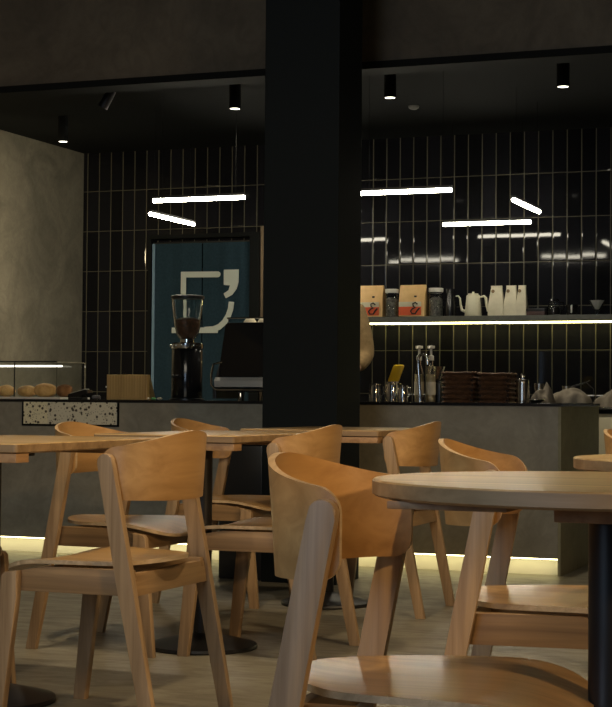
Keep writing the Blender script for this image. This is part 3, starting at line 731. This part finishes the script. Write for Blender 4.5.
# card terminal
ct = thing('card_terminal', 'small black card terminal tilted beside the wooden box', 'card reader', (-4.690, 8.62, CT))
obj('cradle', BOX(-.06, .03, -.035, .035, 0, .012, bev=.002), M['black'], ct, sm=False)
obj('handset', PRISM([(-.066, .013), (.02, .013), (.062, .038), (.058, .055), (.048, .058), (-.060, .030)], 'y', -.034, .034, bev=.003), M['black_gloss'], ct, sm=False)
obj('screen', PRISM([(-.052, .0338), (.044, .0585), (.043, .0605), (-.053, .0358)], 'y', -.028, .028), mat('dim_screen', (.45, .46, .42), .3), ct, sm=False)
pn = thing('phone_charger', 'small grey coiled charger between terminal and wooden box', 'charger', (-4.565, 8.58, CT))
obj('coil', TUBE([(.022 * math.cos(a), .022 * math.sin(a), .006 + .0012 * a) for a in [k * .5 for k in range(26)]], .0045, 6), mat('grey_cable', (.2, .2, .21), .5), pn)
# wooden register stand
wb = thing('register_stand', 'bamboo slatted till stand with a slanted right side', 'till stand', (-4.375, 8.68, CT))
bm = bmesh.new(); prism(bm, [(-.125, 0), (.125, 0), (.125, .142), (-.125, .142)], 'y', -.10, -.085, bev=.003)
for k in range(14): box(bm, -.116 + k * .0168, -.1085 + k * .0168, -.1035, -.1002, .004, .138)
obj('front_board', bm, M['box_wood'], wb, sm=False)
obj('side_board', PRISM([(-.0845, 0), (.02, 0), (-.055, .142), (-.0845, .142)], 'x', .112, .125), M['box_wood'], wb, sm=False)
obj('side_board', PRISM([(-.0845, 0), (.02, 0), (-.055, .142), (-.0845, .142)], 'x', -.125, -.112), M['box_wood'], wb, sm=False)
obj('screen', PRISM([(.019, .002), (.014, .002), (-.061, .1415), (-.056, .1415)], 'x', -.1115, .1115), M['black_gloss'], wb, sm=False)
obj('knob', LATHE([(0, 0), (.006, 0), (.006, .008), (0, .010)], (-.131, -.09, .068), 12), M['white'], wb)
for k, (x, m, lab) in enumerate(((-4.215, 'green', 'small green wrapped sweet by the grinder foot'), (-4.178, 'paper', 'small pale wrapped sweet by the grinder foot'), (-4.255, 'paper', 'small pale wrapped sweet touching the till stand'))):
    bm = bmesh.new(); bmesh.ops.create_icosphere(bm, subdivisions=2, radius=1)
    for v in bm.verts: v.co = Vector((v.co.x * .017, v.co.y * .012, v.co.z * .008 + .008))
    o = obj('wrapped_sweet', bm, M[m]); o.location = (x, 8.60, CT); tag(o, lab, 'sweet', 'wrapped sweets on the counter')
# coffee grinder
gr = thing('coffee_grinder', 'tall black coffee grinder with a glass bean hopper', 'coffee grinder', (-4.080, 8.75, CT))
obj('grinder_body', LATHE([(0, .012), (.085, .012), (.088, .02), (.088, .285), (.084, .29), (0, .29)], seg=40), M['black_gloss'], gr)
obj('grinder_foot', LATHE([(0, 0), (.098, 0), (.098, .008), (.088, .0115), (0, .0115)], seg=40), M['black'], gr)
obj('collar', LATHE([(0, .291), (.090, .291), (.092, .295), (.092, .318), (.080, .326), (.04, .328), (.04, .345), (0, .345)], seg=40), M['chrome'], gr)
for a in range(5):
    q = -PI / 2 + (a - 2) * .45; bm = bmesh.new(); lathe(bm, [(0, 0), (.009, 0), (.009, .006), (0, .006)], seg=12)
    o = obj('adjustment_knob', bm, M['chrome'], gr); o.location = (.093 * math.cos(q), .093 * math.sin(q), .308); o.rotation_euler = (PI / 2, 0, q + PI / 2)
hp = obj('hopper', LATHE([(.030, .346), (.046, .350), (.062, .372), (.074, .42), (.084, .50), (.092, .575), (.088, .575), (.080, .50), (.070, .42), (.058, .375), (.030, .351)], seg=40, closed=False), M['glass'], gr)
obj('beans', LATHE([(0, .353), (.030, .353), (.055, .376), (.0675, .42), (.0715, .455), (.04, .468), (0, .462)], seg=30), M['grounds'], gr)
obj('hopper_lid', LATHE([(0, .5755), (.094, .5755), (.095, .590), (.086, .594), (0, .596)], seg=40), M['black'], gr)
obj('dosing_fork', TUBE([(.0, -.09, .14), (.03, -.13, .13), (-.03, -.13, .13), (0, -.09, .14)], .005, 8), M['black'], gr)
# espresso machine
em = thing('espresso_machine', 'black espresso machine with steel drip edge against the pillar', 'espresso machine', (-3.545, 8.78, CT))
obj('machine_body', PRISM([(-.275, .105), (.30, .105), (.30, .430), (-.210, .430), (-.228, .420)], 'y', -.20, .20, bev=.010), M['black_gloss'], em)
obj('side_cheek', PRISM([(-.20, .012), (.20, .012), (.20, .25), (.12, .30), (-.12, .20), (-.20, .06)], 'x', -.30, -.278, bev=.004), M['black'], em)
obj('drip_front', PRISM([(-.215, .068), (-.245, .076), (-.25, .11), (-.235, .128), (-.2015, .128), (-.2015, .068)], 'x', -.27, .30, bev=.004), mat('lamp_lit_steel', (.72, .71, .66), .35, .35), em)  # pale colour stands in for the lamp reflected in the steel
obj('under_rail', TUBE([(-.24, -.19, .215), (-.285, -.225, .20), (-.29, -.24, .14), (-.285, -.25, .085), (-.255, -.255, .06), (.28, -.255, .06)], .006, 8), M['chrome'], em)
obj('underframe', BOX(-.24, .28, -.17, .18, .05, .1045), M['black'], em, sm=False)
for x in (-.16, -.02, .2):
    obj('foot', LATHE([(0, 0), (.020, 0), (.016, .012), (.012, .0495), (0, .0495)], (x, -.13, 0), 16), M['chrome'], em)
obj('cup_rail', TUBE([(-.225, -.18, .455), (.29, -.18, .455)], .004, 8), M['chrome'], em)
for x in (-.215, 0, .28): obj('rail_post', TUBE([(x, -.18, .4305), (x, -.18, .455)], .003, 8), M['chrome'], em)
for x, lab in ((-.15, 'leftmost upturned cup on top of the espresso machine'), (-.065, 'second upturned cup on top of the espresso machine'), (.02, 'third upturned cup on top of the espresso machine')):
    o = obj('espresso_cup', LATHE([(.034, 0), (.037, 0), (.036, .012), (.022, .030), (0, .032)], seg=20, closed=False), M['paper']); o.location = (-3.545 + x, 8.75, CT + .4307)
    tag(o, lab, 'cup', 'cups warming on the espresso machine')

# ------------------------------------------------------------------ the barista, mostly hidden by the pillar
def skinned(name, V, E, m, parent, lv=2):
    me = bpy.data.meshes.new(name); me.from_pydata([v[:3] for v in V], E, []); o = bpy.data.objects.new(name, me); COL.objects.link(o)
    o.modifiers.new('skin', 'SKIN'); sk = me.skin_vertices[0].data
    for i, v in enumerate(V):
        r = v[3]; sk[i].radius = r if isinstance(r, tuple) else (r, r)
    sk[0].use_root = True
    s = o.modifiers.new('sub', 'SUBSURF'); s.levels = s.render_levels = lv
    me.materials.append(m); 
    dg = bpy.context.evaluated_depsgraph_get(); ev = o.evaluated_get(dg); nm = bpy.data.meshes.new_from_object(ev)
    o.modifiers.clear(); o.data = nm; nm.name = name; smooth(nm, 180)
    if not nm.materials: nm.materials.append(m)
    if parent: o.parent = parent
    return o
per = thing('person', 'person in a tan knit jumper half hidden behind the pillar', 'person', (-3.565, 9.72, 0))
body = skinned('body', [
    (0, 0, .93, (.12, .085)), (0, 0, 1.12, (.105, .075)), (0, .0, 1.32, (.115, .070)), (0, 0, 1.45, (.050, .050)), (0, .005, 1.52, (.045, .048)),
    (0, -.018, 1.61, (.080, .092)), (0, -.015, 1.70, (.076, .090)),
    (.09, 0, .86, .085), (.10, -.01, .50, .058), (.105, .01, .09, .038), (.11, -.12, .035, (.035, .03)),
    (-.09, 0, .86, .085), (-.10, -.01, .50, .058), (-.105, .01, .09, .038), (-.11, -.12, .035, (.035, .03)),
    (.165, 0, 1.385, .044), (.215, .0, 1.13, .040), (.195, -.19, 1.02, .03), (.185, -.26, .99, (.034, .018)),
    (-.165, 0, 1.385, .044), (-.22, .0, 1.13, .043), (-.17, -.20, 1.03, .03), (-.15, -.27, 1.0, (.034, .018))],
    [(0, 1), (1, 2), (2, 3), (3, 4), (4, 5), (5, 6), (0, 7), (7, 8), (8, 9), (9, 10), (0, 11), (11, 12), (12, 13), (13, 14), (2, 15), (15, 16), (16, 17), (17, 18), (2, 19), (19, 20), (20, 21), (21, 22)],
    M['skin'], per)
skinned('jumper', [
    (0, 0, .90, (.165, .125)), (0, 0, 1.12, (.150, .112)), (0, -.01, 1.32, (.165, .115)), (0, 0, 1.50, (.070, .070)),
    (.172, 0, 1.385, .072), (.225, .005, 1.13, .057), (.205, -.13, 1.055, .045),
    (-.172, 0, 1.385, .072), (-.225, .005, 1.13, .064), (-.185, -.13, 1.06, .045)],
    [(0, 1), (1, 2), (2, 3), (2, 4), (4, 5), (5, 6), (2, 7), (7, 8), (8, 9)], M['sweater'], per)
skinned('trousers', [(0, 0, .95, (.155, .115)), (.095, 0, .84, .10), (.10, -.01, .50, .075), (.105, .01, .10, .058), (-.095, 0, .84, .10), (-.10, -.01, .50, .075), (-.105, .01, .10, .058)],
        [(0, 1), (1, 2), (2, 3), (0, 4), (4, 5), (5, 6)], M['dark_cloth'], per)
obj('apron', PRISM([(-.15, -.13), (-.16, -.10), (.16, -.10), (.15, -.13)], 'z', .55, 1.0, bev=.003), M['dark_cloth'], per)
bm = bmesh.new(); bmesh.ops.create_icosphere(bm, subdivisions=4, radius=1)
for v in list(bm.verts):
    c = v.co
    if c.z < -.75 or (c.y < -.30 and c.z < .42 - .2 * abs(c.x)): bm.verts.remove(v)
for v in bm.verts: v.co = Vector((v.co.x * .086, v.co.y * .104 + .0, v.co.z * .115 + 1.665)) * (1 + .004 * math.sin(v.co.x * 40 + v.co.z * 23))
bmesh.ops.solidify(bm, geom=bm.faces[:], thickness=.006)
obj('hair', bm, M['hair'], per)
obj('nose', PRISM([(-.082, 1.665), (-.118, 1.625), (-.112, 1.615), (-.080, 1.612)], 'x', -.011, .011, bev=.004), M['skin'], per)
obj('mouth', TUBE([(-.024, -.083, 1.585), (0, -.090, 1.583), (.024, -.083, 1.585)], .0045, 8), mat('lips', (.42, .16, .13), .5), per)
for s in (-1, 1):
    e = obj('eye', LATHE([(0, -.011), (.008, -.008), (.011, 0), (.008, .008), (0, .011)], seg=16), M['paper'], per); e.location = (s * .030, -.076, 1.655)
    e = obj('pupil', LATHE([(0, -.005), (.005, 0), (0, .005)], seg=12), M['ink'], per); e.location = (s * .030, -.086, 1.655)
    e = obj('eyebrow', TUBE([(s * .016, -.090, 1.675), (s * .032, -.088, 1.680), (s * .046, -.078, 1.674)], .0035, 6), M['hair'], per)
    e = obj('ear', LATHE([(0, -.028), (.010, -.020), (.014, 0), (.010, .022), (0, .028)], seg=14), M['skin'], per); e.location = (s * .078, .005, 1.645); e.scale = (.5, 1, 1)
for s in (-1, 1):
    for k in range(5):
        x = s * (.185 if s > 0 else .15); b0 = (x + (k - 1.5) * .013, -.295, .985) if k < 4 else (x - s * .028, -.265, .985)
        L = (.055, .062, .058, .046, .042)[k]
        e = (b0[0] + (0 if k < 4 else -s * .014), b0[1] - L * .6, b0[2] - L * .35); e2 = (e[0], e[1] - L * .25, e[2] - L * .45)
        obj('finger', TUBE([(b0[0], b0[1] + .02, b0[2]), b0, e, e2], [.008, .0085, .0075, .006], 8), M['skin'], per)
